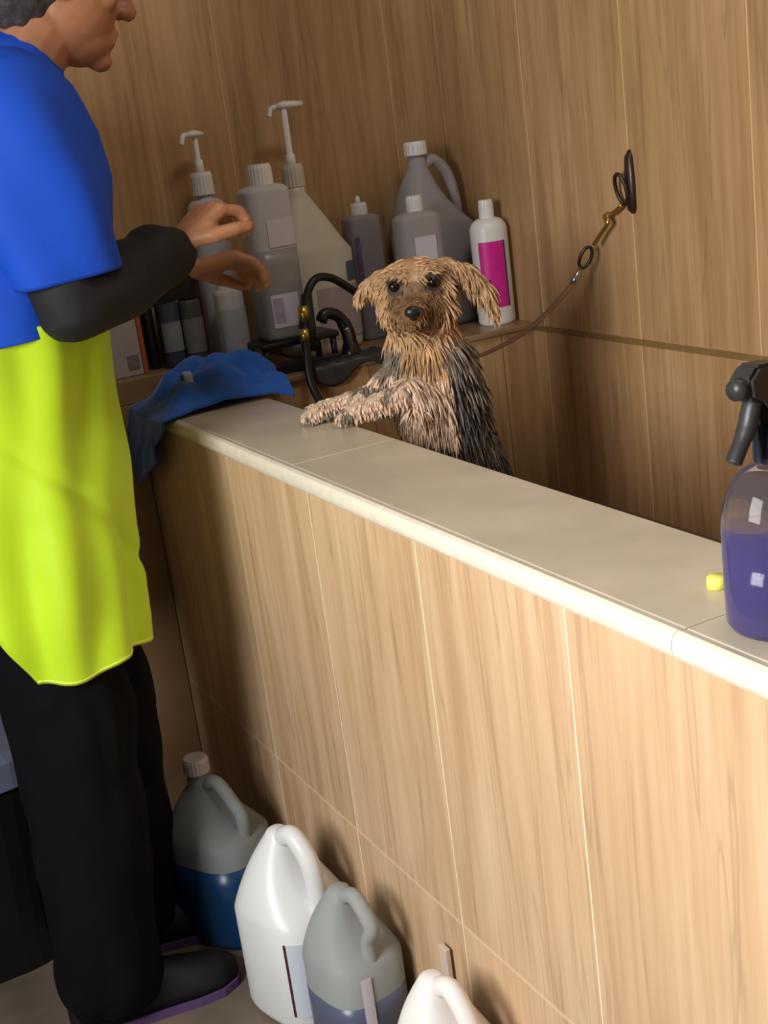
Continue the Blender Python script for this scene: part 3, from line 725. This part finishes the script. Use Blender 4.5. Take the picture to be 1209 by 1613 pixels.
# ------------------------------------------------------------ the person
def person():
    V = Vector
    bm = bmesh.new()
    # head, tipped forward
    HC = V((0.552, 1.965, 1.525)); ang = A(15)
    fw = V((math.cos(ang), 0, -math.sin(ang))); up = V((math.sin(ang), 0, math.cos(ang))); sd = V((0, 1, 0))
    hr = Matrix((fw, sd, up)).transposed(); H = lambda f_, s_, u_: HC + fw * f_ + sd * s_ + up * u_
    add_ball(bm, H(-0.012, 0, 0.028), 1, 0.098, 0.076, 0.092, hr, 3)
    add_ball(bm, H(0.022, 0, -0.020), 1, 0.072, 0.066, 0.088, hr, 3)
    add_ball(bm, H(0.040, 0, -0.066), 1, 0.050, 0.048, 0.040, hr, 3)
    add_ball(bm, H(0.076, 0, -0.092), 1, 0.018, 0.022, 0.016, hr, 2)
    add_cap(bm, H(0.092, 0, 0.022), H(0.112, 0, -0.018), 0.009, 0.0135); 
    for s in (-1, 1):
        add_ball(bm, H(0.101, 0.012 * s, -0.021), 0.0095)
        add_ball(bm, H(-0.008, 0.074 * s, -0.005), 1, 0.018, 0.008, 0.030, hr, 2)
        add_cap(bm, H(0.083, 0.014 * s, 0.036), H(0.070, 0.044 * s, 0.036), 0.010, 0.010)
        add_ball(bm, H(0.064, 0.040 * s, -0.012), 1, 0.022, 0.020, 0.018, hr, 2)
    add_cap(bm, H(0.088, -0.016, -0.053), H(0.088, 0.016, -0.053), 0.0085, 0.0085)
    add_cap(bm, H(0.085, -0.014, -0.066), H(0.085, 0.014, -0.066), 0.009, 0.009)
    add_cap(bm, V((0.43, 1.955, 1.36)), V((0.53, 1.965, 1.475)), 0.062, 0.054)
    add_cap(bm, V((0.425, 1.84, 1.33)), V((0.425, 2.08, 1.33)), 0.058, 0.058)
    add_cap(bm, V((0.415, 1.95, 1.27)), V((0.36, 1.95, 1.02)), 0.115, 0.105)
    add_cap(bm, V((0.35, 1.89, 0.95)), V((0.35, 2.01, 0.95)), 0.10, 0.10)
    nearA = [V((0.425, 1.80, 1.33)), V((0.435, 1.742, 1.105)), V((0.618, 1.828, 1.145))]
    farA = [V((0.425, 2.10, 1.33)), V((0.47, 2.165, 1.085)), V((0.700, 2.045, 1.090))]
    for P in (nearA, farA):
        add_cap(bm, P[0], P[1], 0.047, 0.037); add_cap(bm, P[1], P[2], 0.037, 0.0245)
    nearL = [V((0.345, 1.885, 0.92)), V((0.345, 1.855, 0.50)), V((0.315, 1.820, 0.09))]
    farL = [V((0.355, 2.015, 0.92)), V((0.405, 1.975, 0.50)), V((0.405, 1.985, 0.09))]
    for P in (nearL, farL):
        add_cap(bm, P[0], P[1], 0.070, 0.045); add_cap(bm, P[1], P[2], 0.042, 0.030)
        add_cap(bm, P[2] - V((0, 0, 0.03)), P[2] + V((0.11, -0.015, -0.060)), 0.026, 0.016)
    def hand(w, d, n, curl, thumb):
        d = d.normalized(); s = d.cross(n).normalized(); n = s.cross(d).normalized()
        fl = [0.064, 0.071, 0.066, 0.053]
        for i in range(4):
            o_ = (i - 1.5) * 0.0195
            k0 = w + d * 0.008 + s * o_ * 0.55; k1 = w + d * (0.085 - 0.004 * abs(i - 1)) + s * o_
            add_cap(bm, k0, k1, 0.0145, 0.0115, 10)
            p = k1; a_ = curl * (0.9 + 0.12 * i)
            dd = d
            for q, seg in enumerate((0.46, 0.30, 0.24)):
                dd = (d * math.cos(a_) + n * math.sin(a_) + s * (i - 1.5) * 0.05).normalized()
                e = p + dd * fl[i] * seg; add_cap(bm, p, e, 0.0098 - 0.0008 * q, 0.0090 - 0.0008 * q, 10); p = e; a_ += curl * 0.85
        b0 = w + d * 0.020 - s * 0.018 * thumb; dirs = [(-s * thumb * 0.75 + d * 0.65 + n * 0.35), (-s * thumb * 0.25 + d * 0.85 + n * 0.45), (d * 0.9 + n * 0.6)]
        p = b0
        for q, (dv, l) in enumerate(zip(dirs, (0.036, 0.032, 0.024))):
            e = p + dv.normalized() * l; add_cap(bm, p, e, 0.0135 - 0.0015 * q, 0.0120 - 0.0015 * q, 10); p = e
    hand(V((0.620, 1.830, 1.147)), V((0.72, 0.10, 0.52)), V((0.55, 0.10, -0.75)), A(52), 1)
    hand(V((0.702, 2.042, 1.092)), V((0.93, -0.22, 0.10)), V((0.05, -0.25, -0.95)), A(36), -1)
    me = remesh(bm, 0.0042, 3, 'person_body')
    body = link('person', me, M['skin'])
    tag(body, 'person in blue smock and lime apron reaching both hands over the bath corner', 'person')
    # eyes, brows, lips
    for s in (-1, 1):
        b_ = bmesh.new(); add_ball(b_, H(0.079, 0.030 * s, 0.016), 0.0105, sub=3); obj('eye', b_, mat('eye_white', (200, 190, 180), 0.2), body, True)
        b_ = bmesh.new(); add_cap(b_, H(0.089, 0.016 * s, 0.046), H(0.078, 0.046 * s, 0.046), 0.004, 0.003, 8); obj('eyebrow', b_, M['hair_grey'], body, True)
    # hair: cap of short grey hair
    b_ = bmesh.new(); add_ball(b_, H(-0.020, 0, 0.036), 1, 0.103, 0.083, 0.096, hr, 3); add_ball(b_, H(-0.050, 0, -0.020), 1, 0.066, 0.068, 0.072, hr, 3)
    hm = remesh(b_, 0.006, 3, 'hair'); hm = cut_mesh(hm, H(0.050, 0, 0.060), (fw * 0.9 - up * 0.42).normalized())
    displace(hm, 0.006, (60, 60, 30), 2.0); link('hair', hm, M['hair_grey'], body, True)
    # black undershirt sleeves
    for P, nm in ((nearA, 'n'), (farA, 'f')):
        b_ = bmesh.new(); end = P[1].lerp(P[2], 0.94)
        mid = P[1].lerp(P[2], 0.45)
        add_cap(b_, P[0].lerp(P[1], 0.4), P[1], 0.046, 0.050); add_cap(b_, P[1], mid, 0.050, 0.055); add_cap(b_, mid, end, 0.056, 0.040)
        add_ball(b_, P[1].lerp(P[2], 0.78) + V((0, 0, 0.010)), 0.046)
        sm = remesh(b_, 0.006, 5, 'black_sleeve'); displace(sm, 0.004, (14, 14, 30), 5.0)
        o = link('undershirt_sleeve', sm, M['black_cloth'], body)
    # trousers
    b_ = bmesh.new()
    add_cap(b_, V((0.35, 1.90, 0.97)), V((0.35, 2.00, 0.97)), 0.105, 0.105)
    for P in (nearL, farL):
        add_cap(b_, P[0], P[1], 0.090, 0.096); add_cap(b_, P[1], P[2] + V((0, 0, -0.01)), 0.096, 0.082)
    tm = remesh(b_, 0.008, 4, 'trousers'); displace(tm, 0.014, (9, 9, 6), 1.0); displace(tm, 0.006, (26, 26, 12), 3.0)
    tm = cut_mesh(tm, V((0, 0, 0.045)), V((0, 0, -1)))
    link('trousers', tm, M['trouser'], body, True)
    # shirt: torso with short wide sleeves
    b_ = bmesh.new()
    add_cap(b_, V((0.415, 1.86, 1.325)), V((0.415, 2.04, 1.325)), 0.098, 0.098)
    add_cap(b_, V((0.39, 1.95, 1.385)), V((0.47, 1.96, 1.405)), 0.082, 0.072)
    add_cap(b_, V((0.410, 1.895, 1.24)), V((0.365, 1.895, 1.04)), 0.132, 0.135); add_cap(b_, V((0.410, 2.005, 1.24)), V((0.365, 2.005, 1.04)), 0.132, 0.135)
    sm = remesh(b_, 0.008, 6, 'smock'); displace(sm, 0.010, (10, 10, 5), 8.0); sm = cut_mesh(sm, V((0, 0, 1.045)), V((0.06, 0, -1)))
    link('smock', sm, M['blue_cloth'], body, True)
    for sgn, cy in ((-1, 1.80), (1, 2.10)):
        rings = []
        for k, (t_, rx, ry) in enumerate(((0.0, 0.004, 0.004), (0.02, 0.040, 0.036), (0.08, 0.070, 0.060), (0.2, 0.088, 0.074), (0.4, 0.100, 0.083), (0.6, 0.104, 0.086), (0.8, 0.094, 0.084), (0.93, 0.084, 0.082), (1.0, 0.080, 0.080))):
            rings.append((0.405 + 0.040 * t_, cy + sgn * 0.030 * t_, 1.440 - 0.300 * t_, rx, ry, 2.2))
        # dense rings
        R2 = []
        for a_, b2 in zip(rings, rings[1:]):
            for q in range(4): R2.append(tuple(a_[i] + (b2[i] - a_[i]) * q / 4 for i in range(6)))
        R2.append(rings[-1])
        bs = loft(R2, 56, cap=False)
        for v in bs.verts:
            k = max(0.0, min(1.0, (1.42 - v.co.z) / 0.1)); c = V((0.42, cy, v.co.z)); dr = (v.co - c); dr.z = 0; dr.normalize()
            an = math.atan2(dr.y, dr.x)
            v.co += dr * k * (0.007 * math.sin(an * 5 + v.co.z * 16) + 0.016 * noise.noise(V((v.co.x * 9, v.co.y * 9, v.co.z * 6 + 3))))
            if v.co.z < 1.2: v.co.z += 0.13 * (v.co.x - 0.43) * (1.2 - v.co.z) / 0.09
        o = obj('smock_sleeve', bs, M['blue_cloth'], body, True); s = o.modifiers.new('t', 'SOLIDIFY'); s.thickness = 0.003; s.offset = -1
    # apron: wraps the front and the near side, open at the back
    def ap(z, an):
        f = (z - 0.56) / 0.53
        cx = 0.352 + 0.006 * f; cy = 1.95
        rx = 0.137 + 0.031 * min(1, max(0, f) * 1.1); ry = 0.198 - 0.012 * f
        if z > 1.09: cx += (z - 1.09) * 0.12; 
        fold = 0.006 * (1 - 0.6 * f) * math.sin(an * 6.0 + z * 4 + 0.6) + 0.006 * math.sin(an * 11 - z * 9) * (1 - f * 0.5)
        # a slanting crease from the hip down to the front
        cr = (z - (0.90 - 0.16 * (an + 1.6))) / 0.016
        fold -= 0.006 * math.exp(-cr * cr)
        fold += 0.018 * noise.noise(V((math.cos(an) * 2.4, math.sin(an) * 2.4, z * 6)))
        return V((cx + (rx + fold) * math.cos(an), cy + (ry + fold) * math.sin(an), z))
    b_ = bmesh.new(); nz, na = 70, 80; g = []
    for i in range(nz + 1):
        row = []
        for j in range(na + 1):
            v = i / nz; u = j / na
            a_end = A(-116 - 24 * min(1, v * 2.4) - 12 * v); an = A(95) + (a_end - A(95)) * u
            hem = 0.560 + 0.030 * (0.5 - 0.5 * math.sin(an)) + 0.006 * math.sin(an * 5)
            z = hem + (1.085 - hem) * v
            row.append(b_.verts.new(ap(z, an)))
        g.append(row)
    for i in range(nz):
        for j in range(na): b_.faces.new((g[i][j], g[i][j + 1], g[i + 1][j + 1], g[i + 1][j]))
    # bib
    gb = []
    for i in range(25):
        row = []
        for j in range(25):
            z = 1.085 + 0.185 * i / 24; an = A(58 - 116 * j / 24)
            row.append(b_.verts.new(V((0.358 + 0.036 * i / 24 + (0.174 + 0.004 * noise.noise(V((z * 9, an * 3, 0)))) * math.cos(an), 1.95 + 0.186 * math.sin(an), z))))
        gb.append(row)
    for i in range(24):
        for j in range(24): b_.faces.new((gb[i][j], gb[i][j + 1], gb[i + 1][j + 1], gb[i + 1][j]))
    o = obj('apron', b_, M['lime'], body, True); s = o.modifiers.new('t', 'SOLIDIFY'); s.thickness = 0.0025; s.offset = 1
    hemp = [tuple(g[0][j].co) for j in range(0)]  # hem follows the same rows
    pts = []
    for j in range(na + 1):
        an = A(95) + (A(-116) - A(95)) * j / na; z = 0.560 + 0.030 * (0.5 - 0.5 * math.sin(an)) + 0.006 * math.sin(an * 5)
        pts.append(ap(z + 0.004, an))
    obj('apron_hem', tube(pts, [0.0035] * len(pts), 6), M['lime_trim'], o, True)
    # shoes
    for P, yaw in ((nearL, A(-4)), (farL, A(-10))):
        sh = bpy.data.objects.new('shoe', None); COL.objects.link(sh); sh.parent = body
        sh.location = (P[2].x, P[2].y, 0); sh.rotation_euler = (0, 0, yaw)
        sec = [(-0.075, 0.018, 0.060), (-0.070, 0.034, 0.085), (-0.03, 0.040, 0.100), (0.02, 0.041, 0.095), (0.07, 0.044, 0.075), (0.12, 0.049, 0.058), (0.16, 0.046, 0.050), (0.185, 0.032, 0.040), (0.195, 0.014, 0.030)]
        b_ = bmesh.new(); rows = []
        for x, hw, h in sec:
            rows.append([b_.verts.new((x, hw * math.cos(a_), 0.014 + (h - 0.014) * max(0.0, math.sin(a_)))) for a_ in [PI * q / 12 for q in range(13)]])
        for r0, r1 in zip(rows, rows[1:]):
            for q in range(12): b_.faces.new((r0[q], r0[q + 1], r1[q + 1], r1[q]))
            b_.faces.new((r0[0], r1[0], r1[12], r0[12]))
        b_.faces.new(rows[0]); b_.faces.new(rows[-1])
        obj('upper', b_, M['shoe'], sh, True)
        b_ = bmesh.new(); lo = []; hi = []
        ol = [(x, hw + 0.004) for x, hw, h in sec] + [(x, -hw - 0.004) for x, hw, h in reversed(sec)]
        a_ = [b_.verts.new((x, y, 0.0)) for x, y in ol]; c_ = [b_.verts.new((x, y, 0.014)) for x, y in ol]
        b_.faces.new(a_); b_.faces.new(list(reversed(c_)))
        for q in range(len(ol)): r = (q + 1) % len(ol); b_.faces.new((a_[q], a_[r], c_[r], c_[q]))
        obj('sole', b_, M['purple_sole'], sh)
person()
